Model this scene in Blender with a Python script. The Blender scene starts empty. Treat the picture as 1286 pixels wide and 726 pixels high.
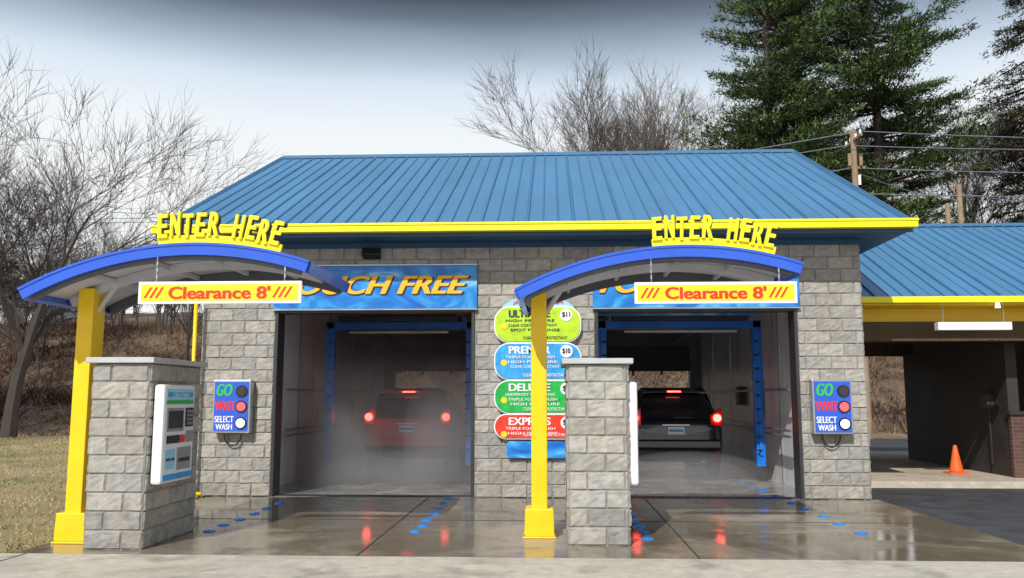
import bpy, math, random
import numpy as np
from mathutils import Vector, Matrix, noise
R=random.Random(7); NR=np.random.RandomState(5)
sc=bpy.context.scene
col=sc.collection
sc.view_settings.view_transform='Standard'; sc.view_settings.look='None'; sc.view_settings.exposure=0
# ---------------------------------------------------------------- materials
def nd(t,k,**kw):
    n=t.nodes.new(k)
    for a,b in kw.items(): setattr(n,a,b)
    return n
def pmat(name,c,rough=.6,metal=0,var=.12,ns=3.0,bump=0,bs=40.,tint=False,emit=None,es=0,coat=0,stretch=None,spec=.5):
    m=bpy.data.materials.new(name); m.use_nodes=True; t=m.node_tree; b=t.nodes['Principled BSDF']
    tc=nd(t,'ShaderNodeTexCoord'); mp=nd(t,'ShaderNodeMapping'); t.links.new(tc.outputs['Object'],mp.inputs[0])
    if stretch: mp.inputs['Scale'].default_value=stretch
    n=nd(t,'ShaderNodeTexNoise'); n.inputs['Scale'].default_value=ns; n.inputs['Detail'].default_value=6; n.inputs['Roughness'].default_value=.62
    t.links.new(mp.outputs[0],n.inputs['Vector'])
    mr=nd(t,'ShaderNodeMapRange'); mr.inputs[1].default_value=.3; mr.inputs[2].default_value=.7
    mr.inputs[3].default_value=1-var; mr.inputs[4].default_value=1+var
    t.links.new(n.outputs[0],mr.inputs[0])
    vm=nd(t,'ShaderNodeVectorMath',operation='SCALE'); vm.inputs[0].default_value=c[:3]; t.links.new(mr.outputs[0],vm.inputs['Scale'])
    out=vm.outputs[0]
    if tint:
        at=nd(t,'ShaderNodeAttribute',attribute_name='tint'); v2=nd(t,'ShaderNodeVectorMath',operation='MULTIPLY')
        t.links.new(out,v2.inputs[0]); t.links.new(at.outputs['Color'],v2.inputs[1]); out=v2.outputs[0]
    t.links.new(out,b.inputs['Base Color'])
    r2=nd(t,'ShaderNodeMapRange'); r2.inputs[1].default_value=.3; r2.inputs[2].default_value=.7
    r2.inputs[3].default_value=max(0.02,rough*.85); r2.inputs[4].default_value=min(1,rough*1.15); t.links.new(n.outputs[0],r2.inputs[0]); t.links.new(r2.outputs[0],b.inputs['Roughness'])
    b.inputs['Metallic'].default_value=metal; b.inputs['Coat Weight'].default_value=coat
    b.inputs['Specular IOR Level'].default_value=spec
    if bump:
        n2=nd(t,'ShaderNodeTexNoise'); n2.inputs['Scale'].default_value=bs; n2.inputs['Detail'].default_value=5
        t.links.new(mp.outputs[0],n2.inputs['Vector'])
        bp=nd(t,'ShaderNodeBump'); bp.inputs['Strength'].default_value=bump; bp.inputs['Distance'].default_value=.02
        t.links.new(n2.outputs[0],bp.inputs['Height']); t.links.new(bp.outputs[0],b.inputs['Normal'])
    if emit: b.inputs['Emission Color'].default_value=(*emit,1); b.inputs['Emission Strength'].default_value=es
    return m
def conc(name,dry,wetc,wet0,wet1,ns=.55,rw=.07,dr=.7):
    """concrete with damp film; wet0/wet1 map-range limits on the noise"""
    m=bpy.data.materials.new(name); m.use_nodes=True; t=m.node_tree; b=t.nodes['Principled BSDF']
    tc=nd(t,'ShaderNodeTexCoord')
    n=nd(t,'ShaderNodeTexNoise'); n.inputs['Scale'].default_value=ns; n.inputs['Detail'].default_value=9; n.inputs['Roughness'].default_value=.6; n.inputs['Distortion'].default_value=.6
    t.links.new(tc.outputs['Object'],n.inputs['Vector'])
    w=nd(t,'ShaderNodeMapRange'); w.inputs[1].default_value=wet0; w.inputs[2].default_value=wet1; t.links.new(n.outputs[0],w.inputs[0])
    n2=nd(t,'ShaderNodeTexNoise'); n2.inputs['Scale'].default_value=6; n2.inputs['Detail'].default_value=10; n2.inputs['Roughness'].default_value=.75; t.links.new(tc.outputs['Object'],n2.inputs['Vector'])
    mr=nd(t,'ShaderNodeMapRange'); mr.inputs[1].default_value=.3; mr.inputs[2].default_value=.7; mr.inputs[3].default_value=.74; mr.inputs[4].default_value=1.2; t.links.new(n2.outputs[0],mr.inputs[0])
    mx=nd(t,'ShaderNodeMix',data_type='RGBA'); mx.inputs[6].default_value=(*dry,1); mx.inputs[7].default_value=(*wetc,1); t.links.new(w.outputs[0],mx.inputs[0])
    vm=nd(t,'ShaderNodeVectorMath',operation='SCALE'); t.links.new(mx.outputs[2],vm.inputs[0]); t.links.new(mr.outputs[0],vm.inputs['Scale'])
    n4=nd(t,'ShaderNodeTexNoise'); n4.inputs['Scale'].default_value=1.7; n4.inputs['Detail'].default_value=4; t.links.new(tc.outputs['Object'],n4.inputs['Vector'])
    m4=nd(t,'ShaderNodeMapRange'); m4.inputs[1].default_value=.58; m4.inputs[2].default_value=.74; m4.inputs[3].default_value=1; m4.inputs[4].default_value=.55; t.links.new(n4.outputs[0],m4.inputs[0])
    v4=nd(t,'ShaderNodeVectorMath',operation='SCALE'); t.links.new(vm.outputs[0],v4.inputs[0]); t.links.new(m4.outputs[0],v4.inputs['Scale'])
    t.links.new(v4.outputs[0],b.inputs['Base Color'])
    rr=nd(t,'ShaderNodeMapRange'); rr.inputs[3].default_value=dr; rr.inputs[4].default_value=rw; t.links.new(w.outputs[0],rr.inputs[0])
    t.links.new(rr.outputs[0],b.inputs['Roughness'])
    bp=nd(t,'ShaderNodeBump'); bp.inputs['Strength'].default_value=.08; bp.inputs['Distance'].default_value=.006; t.links.new(n2.outputs[0],bp.inputs['Height']); t.links.new(bp.outputs[0],b.inputs['Normal'])
    return m
M={}
M['block']=pmat('split_face_block',(.345,.33,.30),.9,var=.24,ns=9,bump=.45,bs=55,tint=True)
M['mortar']=pmat('mortar',(.24,.23,.22),.9,bump=.3)
M['cap']=pmat('cast_stone',(.45,.45,.45),.8,bump=.2)
M['roof']=pmat('blue_roof_metal',(.05,.17,.305),.42,var=.16,ns=.9,stretch=(1.2,.25,.25))
M['roofseam']=pmat('blue_roof_rib',(.044,.15,.275),.45,var=.12,ns=.9)
M['bluetrim']=pmat('blue_trim',(.018,.075,.17),.5)
M['yellow']=pmat('yellow_paint',(.90,.58,.004),.38,var=.06,ns=5)
M['yellow2']=pmat('yellow_gutter',(.9,.78,.01),.4,var=.06)
M['canblue']=pmat('canopy_blue',(.02,.10,.60),.3,var=.06,coat=.3)
M['under']=pmat('canopy_underside',(.55,.55,.60),.6,var=.12,ns=2)
M['ribgray']=pmat('canopy_rib',(.10,.11,.14),.5,metal=.3)
M['white']=pmat('white_enamel',(.8,.8,.8),.35,var=.04)
M['red']=pmat('sign_red',(.75,.03,.01),.5,var=.03)
M['signyel']=pmat('sign_yellow',(.95,.62,.01),.5,var=.03)
M['orange']=pmat('sign_orange',(.95,.47,.01),.45,var=.04)
M['navy']=pmat('navy_outline',(.01,.015,.05),.5)
M['limegreen']=pmat('menu_lime',(.45,.68,.02),.4,var=.2,ns=8)
M['menublue']=pmat('menu_blue',(.03,.33,.72),.4,var=.3,ns=8)
M['menugreen']=pmat('menu_green',(.01,.40,.06),.4,var=.25,ns=8)
M['menured']=pmat('menu_red',(.72,.04,.015),.4,var=.2,ns=8)
M['sky']=pmat('menu_skyblue',(.3,.62,.8),.4)
M['green']=pmat('sign_green',(.03,.5,.08),.5)
M['black']=pmat('black_plastic',(.015,.015,.017),.4)
M['dark']=pmat('dark_metal',(.05,.05,.055),.45,metal=.4)
M['galv']=pmat('galvanised',(.45,.46,.48),.35,metal=.8)
M['panel']=pmat('bay_wall_panel',(.80,.82,.83),.3,var=.2,ns=1.3,stretch=(1,1,.3))
M['ceil']=pmat('bay_ceiling',(.72,.73,.74),.6)
M['armblue']=pmat('wash_arm_blue',(.01,.18,.70),.35)
M['glass']=pmat('dark_glass',(.012,.014,.017),.06,var=.02)
M['screen']=pmat('screen',(.02,.03,.045),.1)
M['tire']=pmat('tyre',(.02,.02,.02),.85)
M['lampred']=pmat('lit_red',(.6,.01,.01),.3,emit=(1,.07,.05),es=11)
M['sigred']=pmat('signal_red',(.6,.01,.01),.3,emit=(1,.12,.12),es=1.6)
M['lampwhite']=pmat('lit_white',(.8,.8,.8),.3,emit=(1,1,1),es=1.6)
M['lensred']=pmat('red_lens',(.4,.01,.01),.2)
M['dot']=pmat('marker_blue',(.01,.20,.62),.25)
M['cone']=pmat('cone_orange',(.9,.13,.02),.5,var=.05)
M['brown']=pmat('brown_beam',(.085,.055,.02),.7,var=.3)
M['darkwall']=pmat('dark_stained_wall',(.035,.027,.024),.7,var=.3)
M['bark']=pmat('bark',(.05,.04,.034),.9,var=.3,ns=4)
M['bark2']=pmat('pale_bark',(.105,.082,.07),.9,var=.3,ns=4)
M['pinebark']=pmat('pine_bark',(.06,.045,.035),.95,var=.3)
M['needle']=pmat('pine_needles',(.042,.072,.024),.6,tint=True,var=.3,ns=.35,spec=.15)
M['spruce']=pmat('spruce_needles',(.035,.034,.022),.7,tint=True,var=.2,ns=.6,spec=.15)
M['blade']=pmat('grass_blades',(1,1,1),.8,tint=True,var=.15,ns=.4,spec=.1)
M['wood']=pmat('pole_wood',(.30,.21,.13),.85,var=.25,ns=2)
M['asph']=pmat('asphalt',(.045,.045,.048),.7,var=.4,ns=2.2,bump=.5,bs=90)
M['wetc']=conc('wet_concrete',(.36,.315,.235),(.19,.155,.105),.34,.54,rw=.045,dr=.4)
M['dryc']=conc('dry_concrete',(.50,.455,.36),(.36,.32,.25),.50,.72,.8,.3)
M['slab']=conc('annex_concrete',(.50,.43,.33),(.38,.33,.25),.5,.8)
M['groove']=pmat('joint_dark',(.035,.03,.025),.8)
M['bay']=conc('bay_floor',(.34,.33,.31),(.22,.215,.20),.35,.55,1.2,.10,.4)
def swirl_sheen():
    m=bpy.data.materials.new('blue_swirl_and_sheen'); m.use_nodes=True; t=m.node_tree; b=t.nodes['Principled BSDF']
    tc=nd(t,'ShaderNodeTexCoord'); mp=nd(t,'ShaderNodeMapping'); mp.inputs['Scale'].default_value=(.8,1,1.4); t.links.new(tc.outputs['Object'],mp.inputs[0])
    n=nd(t,'ShaderNodeTexNoise'); n.inputs['Scale'].default_value=1.6; n.inputs['Detail'].default_value=2; n.inputs['Distortion'].default_value=1.6
    t.links.new(mp.outputs[0],n.inputs['Vector']); cr=nd(t,'ShaderNodeValToRGB'); t.links.new(n.outputs[0],cr.inputs[0])
    e=cr.color_ramp.elements; e[0].position=.3; e[0].color=(.005,.09,.42,1); e[1].position=.5; e[1].color=(.01,.20,.62,1)
    x=e.new(.62); x.color=(.05,.36,.74,1); x=e.new(.7); x.color=(.25,.52,.8,1); x=e.new(.76); x.color=(.02,.22,.62,1)  # pale ramp stops paint a reflected sheen into the blue swirl pattern
    t.links.new(cr.outputs[0],b.inputs['Base Color']); b.inputs['Roughness'].default_value=.3
    return m
M['signblue']=swirl_sheen()
def brick():
    m=bpy.data.materials.new('brown_brick'); m.use_nodes=True; t=m.node_tree; b=t.nodes['Principled BSDF']
    tc=nd(t,'ShaderNodeTexCoord'); mp=nd(t,'ShaderNodeMapping'); mp.inputs['Rotation'].default_value=(math.radians(90),0,0)
    br=nd(t,'ShaderNodeTexBrick'); t.links.new(tc.outputs['Object'],mp.inputs[0]); t.links.new(mp.outputs[0],br.inputs['Vector'])
    br.inputs['Color1'].default_value=(.13,.06,.045,1); br.inputs['Color2'].default_value=(.08,.04,.03,1); br.inputs['Mortar'].default_value=(.12,.10,.09,1)
    br.inputs['Scale'].default_value=1; br.inputs['Brick Width'].default_value=.21; br.inputs['Row Height'].default_value=.07; br.inputs['Mortar Size'].default_value=.006
    t.links.new(br.outputs[0],b.inputs['Base Color']); b.inputs['Roughness'].default_value=.9
    return m
M['brick']=brick()
def groundmat():
    m=bpy.data.materials.new('dry_grass_ground'); m.use_nodes=True; t=m.node_tree; b=t.nodes['Principled BSDF']
    tc=nd(t,'ShaderNodeTexCoord'); n=nd(t,'ShaderNodeTexNoise'); n.inputs['Scale'].default_value=.35; n.inputs['Detail'].default_value=12; n.inputs['Roughness'].default_value=.7
    t.links.new(tc.outputs['Object'],n.inputs['Vector']); cr=nd(t,'ShaderNodeValToRGB'); t.links.new(n.outputs[0],cr.inputs[0])
    e=cr.color_ramp.elements; e[0].position=.34; e[0].color=(.12,.13,.035,1); e[1].position=.62; e[1].color=(.36,.26,.14,1); x=e.new(.47); x.color=(.27,.21,.095,1)
    sx=nd(t,'ShaderNodeSeparateXYZ'); t.links.new(tc.outputs['Object'],sx.inputs[0]); mr=nd(t,'ShaderNodeMapRange'); mr.inputs[1].default_value=30; mr.inputs[2].default_value=39; t.links.new(sx.outputs[1],mr.inputs[0])
    n3=nd(t,'ShaderNodeTexNoise'); n3.inputs['Scale'].default_value=.7; n3.inputs['Detail'].default_value=12; n3.inputs['Roughness'].default_value=.7; t.links.new(tc.outputs['Object'],n3.inputs['Vector'])
    c2=nd(t,'ShaderNodeValToRGB'); t.links.new(n3.outputs[0],c2.inputs[0]); e=c2.color_ramp.elements; e[0].position=.35; e[0].color=(.05,.032,.022,1); e[1].position=.68; e[1].color=(.21,.145,.09,1)
    mx=nd(t,'ShaderNodeMix',data_type='RGBA'); t.links.new(mr.outputs[0],mx.inputs[0]); t.links.new(cr.outputs[0],mx.inputs[6]); t.links.new(c2.outputs[0],mx.inputs[7])
    t.links.new(mx.outputs[2],b.inputs['Base Color']); b.inputs['Roughness'].default_value=.95
    bp=nd(t,'ShaderNodeBump'); bp.inputs['Distance'].default_value=.15; t.links.new(n3.outputs[0],bp.inputs['Height']); t.links.new(bp.outputs[0],b.inputs['Normal'])
    return m
M['ground']=groundmat()
# ---------------------------------------------------------------- builders
def link(o,parent=None):
    col.objects.link(o)
    if parent is not None:
        o.parent=parent; o.matrix_parent_inverse=Matrix.Translation(-parent.location)
    return o
def emp(name,loc=(0,0,0)):
    e=bpy.data.objects.new(name,None); e.location=loc; e.empty_display_size=.3; col.objects.link(e); return e
class MB:
    def __init__(s): s.v=[];s.f=[];s.mi=[];s.ml=[];s.t=[]
    def m(s,k):
        if k not in s.ml: s.ml.append(k)
        return s.ml.index(k)
    def poly(s,pts,k,t=(1,1,1)):
        i=len(s.v); s.v+= [tuple(p) for p in pts]; s.f.append(tuple(range(i,i+len(pts)))); s.mi.append(s.m(k)); s.t.append(t)
    def box(s,x0,x1,y0,y1,z0,z1,k,t=(1,1,1)):
        i=len(s.v); s.v+=[(x0,y0,z0),(x1,y0,z0),(x1,y1,z0),(x0,y1,z0),(x0,y0,z1),(x1,y0,z1),(x1,y1,z1),(x0,y1,z1)]
        for q in ((3,2,1,0),(4,5,6,7),(0,1,5,4),(1,2,6,5),(2,3,7,6),(3,0,4,7)):
            s.f.append(tuple(i+a for a in q)); s.mi.append(s.m(k)); s.t.append(t)
    def hexa(s,p,k):
        i=len(s.v); s.v+=[tuple(a) for a in p]
        for q in ((3,2,1,0),(4,5,6,7),(0,1,5,4),(1,2,6,5),(2,3,7,6),(3,0,4,7)):
            s.f.append(tuple(i+a for a in q)); s.mi.append(s.m(k)); s.t.append((1,1,1))
    def tube(s,pts,rad,n,k,cap=True,t=(1,1,1)):
        pts=[Vector(p) for p in pts]; i0=len(s.v); mi=s.m(k)
        for j,p in enumerate(pts):
            d=(pts[min(j+1,len(pts)-1)]-pts[max(j-1,0)])
            if d.length<1e-6: d=Vector((0,0,1))
            d.normalize(); a=Vector((0,1,0)) if abs(d.y)<.8 else Vector((1,0,0))
            u=d.cross(a).normalized(); w=d.cross(u); r=rad[j] if hasattr(rad,'__len__') else rad
            for q in range(n):
                an=2*math.pi*q/n; s.v.append(tuple(p+u*(r*math.cos(an))+w*(r*math.sin(an))))
        for j in range(len(pts)-1):
            for q in range(n):
                a=i0+j*n+q; b=i0+j*n+(q+1)%n
                s.f.append((a,b,b+n,a+n)); s.mi.append(mi); s.t.append(t)
        if cap:
            s.f.append(tuple(i0+q for q in range(n))[::-1]); s.mi.append(mi); s.t.append(t)
            e=i0+(len(pts)-1)*n; s.f.append(tuple(e+q for q in range(n))); s.mi.append(mi); s.t.append(t)
    def mesh(s,name):
        me=bpy.data.meshes.new(name); me.from_pydata(s.v,[],s.f)
        for k in s.ml: me.materials.append(M[k])
        me.polygons.foreach_set('material_index',s.mi)
        at=me.attributes.new('tint','FLOAT_COLOR','FACE')
        arr=np.ones((len(s.f),4),dtype=np.float32); arr[:,:3]=np.array(s.t,dtype=np.float32); at.data.foreach_set('color',arr.ravel())
        return me
    def obj(s,name,parent=None,smooth=False,bevel=0):
        me=s.mesh(name)
        if smooth: me.polygons.foreach_set('use_smooth',[True]*len(me.polygons))
        o=bpy.data.objects.new(name,me); link(o,parent)
        if bevel:
            b=o.modifiers.new('bevel','BEVEL'); b.width=bevel; b.segments=2; b.limit_method='ANGLE'
        return o
def tricloud(name,P,D,L,W,T,k,parent=None):
    n=len(P); rd=NR.normal(size=(n,3)); S=np.cross(D,rd); S/=np.linalg.norm(S,axis=1)[:,None]+1e-9; S*=(W/2)[:,None]
    V=np.empty((n,3,3)); V[:,0]=P-S; V[:,1]=P+S; V[:,2]=P+D*L[:,None]
    me=bpy.data.meshes.new(name); me.from_pydata(V.reshape(-1,3).tolist(),[],np.arange(n*3).reshape(-1,3).tolist()); me.materials.append(M[k])
    at=me.attributes.new('tint','FLOAT_COLOR','FACE'); a=np.ones((n,4),dtype=np.float32); a[:,:3]=T; at.data.foreach_set('color',a.ravel())
    o=bpy.data.objects.new(name,me); link(o,parent); return o
def text(s,loc,w,h,k,parent,name='lettering',ext=.004,off=.0,shear=0,rot=None):
    c=bpy.data.curves.new(name,'FONT'); c.body=s; c.extrude=ext; c.offset=off; c.shear=shear; c.align_x='LEFT'; c.materials.append(M[k])
    o=bpy.data.objects.new(name,c); link(o); bpy.context.view_layer.update()
    bb=[Vector(b) for b in o.bound_box]; mn=Vector([min(b[i] for b in bb) for i in range(3)]); mx=Vector([max(b[i] for b in bb) for i in range(3)])
    sx=w/(mx.x-mn.x); sy=h/(mx.y-mn.y); ce=(mn+mx)/2
    rm=rot if rot is not None else Matrix.Rotation(math.pi/2,4,'X')
    mat=Matrix.Translation(Vector(loc))@rm@Matrix.Diagonal((sx,sy,1,1))@Matrix.Translation((-ce.x,-ce.y,0))
    if parent is not None: o.parent=parent; o.matrix_parent_inverse=Matrix.Translation(-parent.location)
    o.matrix_basis=mat
    return o
def btext(s,loc,w,h,k,parent,name='lettering',d=.012,**kw):
    """bold lettering: three copies stepped sideways, each 1 mm further out"""
    for i in(-1,0,1): text(s,(loc[0]+i*d,loc[1]-.001*(i+1),loc[2]+.3*d*i*i),w-2*d,h-.3*d,k,parent,name,**kw)
def blocks(mb,org,u,n,g0,W,z0,H,seed=0,ch=.2,bl=.4,proud=.016):
    rr=random.Random(seed); org=Vector(org);u=Vector(u);n=Vector(n); rows=int(round(H/ch))
    for r in range(rows):
        off=(bl/2 if (r+int(round(z0/ch)))%2 else 0); k=math.floor((g0-off)/bl)
        while True:
            a=max(k*bl+off,g0)-g0; b=min((k+1)*bl+off,g0+W)-g0; k+=1
            if a>=W-1e-4: break
            if b-a<.03: continue
            a+=.005;b-=.005; w=b-a; nx=max(1,int(w/.06)); xs=[0,.012]+[.012+(w-.024)*(i+1)/(nx) for i in range(nx)]+[w]
            zs=[0,.012,.06,.1,.14,ch-.022,ch-.01]
            g=rr.uniform(.84,1.13); wm=rr.uniform(-.015,.04)
            if z0+r*ch<.35: g*=.88      # splash-stained bottom courses
            t=(g*(1+wm),g,g*(1-wm))
            i0=len(mb.v); N=len(xs)
            tilt=rr.uniform(-.007,.007)
            for zi,z in enumerate(zs):
                for xi,x in enumerate(xs):
                    e=(zi in(0,len(zs)-1)) or (xi in(0,N-1))
                    d=.001 if e else proud+rr.uniform(-.006,.007)+tilt*(x/w-.5)*2
                    p=org+u*(a+x)+n*d; mb.v.append((p.x,p.y,z0+r*ch+.005+z))
            mi=mb.m('block')
            for zi in range(len(zs)-1):
                for xi in range(N-1):
                    q=i0+zi*N+xi; mb.f.append((q,q+1,q+N+1,q+N)); mb.mi.append(mi); mb.t.append(t)
# ---------------------------------------------------------------- world / sun / camera
EL=40; AZ=17
sp=Vector((-math.sin(math.radians(AZ))*math.cos(math.radians(EL)),-math.cos(math.radians(AZ))*math.cos(math.radians(EL)),math.sin(math.radians(EL))))
sl=bpy.data.lights.new('sun','SUN'); sl.energy=4.1; sl.angle=math.radians(.5); sl.color=(1,.965,.91)
so=bpy.data.objects.new('sun',sl); so.rotation_euler=(-sp).to_track_quat('-Z','Y').to_euler(); so.location=sp*50; col.objects.link(so)
w=bpy.data.worlds.new('World'); sc.world=w; w.use_nodes=True; t=w.node_tree; bg=t.nodes['Background']
sk=nd(t,'ShaderNodeTexSky',sky_type='NISHITA'); sk.sun_disc=False; sk.sun_elevation=math.radians(EL); sk.sun_rotation=math.radians(180+AZ)
tc=nd(t,'ShaderNodeTexCoord'); sx=nd(t,'ShaderNodeSeparateXYZ'); t.links.new(tc.outputs['Generated'],sx.inputs[0])
cn=nd(t,'ShaderNodeTexNoise'); cn.inputs['Scale'].default_value=2.2; cn.inputs['Detail'].default_value=6; mpw=nd(t,'ShaderNodeMapping'); mpw.inputs['Scale'].default_value=(1,1,5)
t.links.new(tc.outputs['Generated'],mpw.inputs[0]); t.links.new(mpw.outputs[0],cn.inputs['Vector'])
ma=nd(t,'ShaderNodeMath',operation='MULTIPLY_ADD'); ma.inputs[1].default_value=.03; ma.inputs[2].default_value=-.015; t.links.new(cn.outputs[0],ma.inputs[0])
mb_=nd(t,'ShaderNodeMath',operation='ADD'); t.links.new(sx.outputs[2],mb_.inputs[0]); t.links.new(ma.outputs[0],mb_.inputs[1])
cr=nd(t,'ShaderNodeValToRGB'); t.links.new(mb_.outputs[0],cr.inputs[0]); e=cr.color_ramp.elements
st=[(0,(1.0,1.0,1.0)),(.24,(.99,1.0,1.0)),(.30,(.92,.97,1.0)),(.345,(.74,.84,.95)),(.385,(.40,.49,.61)),(.415,(.16,.20,.26)),(.44,(.055,.068,.088)),(.52,(.08,.11,.17)),(.62,(.50,.62,.82)),(1,(.6,.72,.95))]
e[0].position=st[0][0]; e[0].color=(*st[0][1],1); e[1].position=1; e[1].color=(*st[-1][1],1)
for p,c in st[1:-1]: x=e.new(p); x.color=(*c,1)
sc10=nd(t,'ShaderNodeVectorMath',operation='SCALE'); sc10.inputs['Scale'].default_value=10; t.links.new(cr.outputs[0],sc10.inputs[0])
mx=nd(t,'ShaderNodeMix',data_type='RGBA'); mx.inputs[0].default_value=.93; t.links.new(sk.outputs[0],mx.inputs[6]); t.links.new(sc10.outputs[0],mx.inputs[7])
t.links.new(mx.outputs[2],bg.inputs[0]); bg.inputs[1].default_value=.1
cd=bpy.data.cameras.new('camera'); co=bpy.data.objects.new('camera',cd); col.objects.link(co); sc.camera=co
cd.sensor_width=36; cd.lens=30.23; cd.clip_end=1500; cd.clip_start=.1
co.location=(0,0,1.56); co.rotation_euler=(math.radians(97.2),0,math.radians(2.65))
# ---------------------------------------------------------------- terrain
def hgt(x,y):
    h=float(np.interp(y,[0,38,52,80,110,200,400],[0,0,5.2,9.0,12.5,19,24]))
    k=min(1,max(0,(y-34)/12)); return h+k*noise.noise((x*.06,y*.06,3))*1.3-.03
xs=sorted(set([-400,-250,-160,-110,-80]+list(range(-60,61,2))+[80,110,160,250,400])); ys=[-60,-30,-10,0,8,14,20,26,30,34]+list(range(36,100,2))+[110,130,160,200,260,330,420]
g=MB(); vid=[(x,y,hgt(x,y)) for y in ys for x in xs]; g.v=vid; N=len(xs)
for j in range(len(ys)-1):
    for i in range(N-1):
        q=j*N+i; g.f.append((q,q+1,q+N+1,q+N)); g.mi.append(g.m('ground')); g.t.append((1,1,1))
g.obj('ground',smooth=True)
g=MB(); g.box(-5.45,5.0,8.72,13.78,-.1,.0,'wetc'); g.obj('concrete_apron')
g=MB(); g.box(-60,60,-20,8.70,-.1,.002,'dryc'); 
g.obj('concrete_driveway')
g=MB(); g.poly([(5.0,8.7,-.012),(60,8.7,-.012),(60,37,-.012),(5.0,37,-.012)],'asph'); g.poly([(-7,25.2,-.012),(5.0,25.2,-.012),(5.0,37,-.012),(-7,37,-.012)],'asph'); g.obj('asphalt_lot')
g=MB()
for x in(-1.95,1.43): g.box(x-.008,x+.008,8.72,13.75,-.01,.004,'groove')
g.box(-5.45,5,11.25,11.262,-.01,.004,'groove'); 
for x in(-9,-5.3,5.2,9): g.box(x-.006,x+.006,-5,8.7,-.01,.006,'groove')
g.box(-60,60,8.70,8.72,-.05,-.01,'groove')
g.obj('pavement_joints')
n=36000; X=-5.46-np.abs(NR.rand(n))**1.5*24; Y=8.74+NR.rand(n)**1.4*30
P=np.stack([X,Y,np.full(n,-.03)],1); D=NR.normal(size=(n,3))*.6; D[:,2]=.8; D/=np.linalg.norm(D,axis=1)[:,None]
g0=np.array([min(1,max(0,.62+1.3*noise.noise((a*.5,b*.35,0))+(R.random()-.5)*.8)) for a,b in zip(X,Y)])[:,None]; T=(1-g0)*np.array([.15,.19,.045])+g0*np.array([.46,.35,.18])
tricloud('grass',P,D,.03+NR.rand(n)*.055,.008+Y*.0009,T,'blade')
def brush(name,x0,x1,y0,y1,n,hm):
    K=n//14
    cx=x0+NR.rand(K)*(x1-x0); cy=y0+NR.rand(K)*(y1-y0)
    den=np.array([noise.noise((a*.12,b*.25,9)) for a,b in zip(cx,cy)]); hh=hm*(.25+.5*NR.rand(K)+1.2*np.clip(den,0,1))
    idx=NR.randint(0,K,n); X=cx[idx]+NR.normal(size=n)*.4; Y=cy[idx]+NR.normal(size=n)*.3
    Z=np.array([hgt(a,b) for a,b in zip(X,Y)])
    D=NR.normal(size=(n,3))*.8; D[:,2]=np.abs(D[:,2])+.45; D/=np.linalg.norm(D,axis=1)[:,None]
    q=np.clip(.55+den*1.4+.35*(NR.rand(K)-.5),0,1)[idx][:,None]; T=(1-q)*np.array([.26,.175,.105])+q*np.array([.075,.04,.03]); T*=(.55+.8*NR.rand(n)[:,None])
    tricloud(name,np.stack([X,Y,Z],1),D,hh[idx]*(.4+NR.rand(n)),.03+NR.rand(n)*.04,T,'blade')
brush('hillside_brush',-50,34,36.5,64,84000,.95)
# ---------------------------------------------------------------- trees
def bare_mesh(seed,H,levels,k,spread=.75,nch=(4,6),r0=.02,wob=.14,first=.3,lmul=.36):
    rr=random.Random(seed); mb=MB(); up=Vector((0,0,1))
    def grow(p,d,L,r,lev):
        ns=5 if lev<2 else (3 if lev<levels-1 else 2); pts=[p.copy()]; q=p.copy(); dd=d.copy()
        for i in range(ns):
            dd=(dd+Vector((rr.gauss(0,1),rr.gauss(0,1),rr.gauss(0,.6)))*(.05 if lev==0 else wob)+up*(.02 if lev==0 else .07)).normalized(); q=q+dd*(L/ns); pts.append(q.copy())
        endr=r*(.45 if lev<levels-1 else .3)
        rad=[r+(endr-r)*i/ns for i in range(ns+1)]
        mb.tube(pts,rad,7 if lev==0 else (5 if lev<3 else 3),k,cap=False)
        if lev>=levels-1: return
        n=rr.randint(*nch)+(3 if lev==0 else 0)
        for j in range(n):
            f=rr.uniform(first if lev==0 else .2,1.0) if j<n-2 else 1.0; i=min(ns-1,int(f*ns)); a=f*ns-i; pp=pts[i].lerp(pts[i+1],a)
            base=(pts[i+1]-pts[i]).normalized(); ax=Vector((rr.gauss(0,1),rr.gauss(0,1),rr.gauss(0,.5))); ax=(ax-base*ax.dot(base)).normalized()
            sp_=rr.uniform(.45,1.0)*spread if j<n-2 else rr.uniform(.15,.5)*spread
            nd_=(base+ax*sp_).normalized()
            rl=(r+(endr-r)*f); grow(pp,nd_,L*rr.uniform(.5,.78)*(1.15 if lev==0 else 1),max(.009 if lev>2 else .014,rl*rr.uniform(.45,.75)),lev+1)
    grow(Vector((0,0,0)),Vector((.03,0,1)).normalized(),H*lmul,H*r0,0)
    zs=max(v[2] for v in mb.v); s=H/zs; mb.v=[(a*s,b*s,c*s) for a,b,c in mb.v]
    return mb.mesh('bare_tree')
bm=[bare_mesh(3,15,6,'bark',.95,wob=.18),bare_mesh(11,15,6,'bark2',.8,wob=.16),bare_mesh(21,12,5,'bark',.9,r0=.014),bare_mesh(31,12,5,'bark2',.8,r0=.012),bare_mesh(45,15,6,'bark',1.05,wob=.2)]
def put(me,name,x,y,s,rz,dz=0):
    o=bpy.data.objects.new(name,me); o.location=(x,y,hgt(x,y)-.1+dz); o.scale=(s,s,s); o.rotation_euler=(0,0,rz); link(o); return o
put(bm[0],'bare_tree',-21.8,34,1.08,.4); put(bm[4],'bare_tree',-26,37,1.08,2.0); put(bm[0],'bare_tree',-28.5,33,1.05,3.3)
put(bm[1],'bare_tree',3.4,62,1.42,1.0); put(bm[4],'bare_tree',8.0,66,1.5,2.6); put(bm[1],'bare_tree',6.5,60,1.36,4.4)
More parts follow.
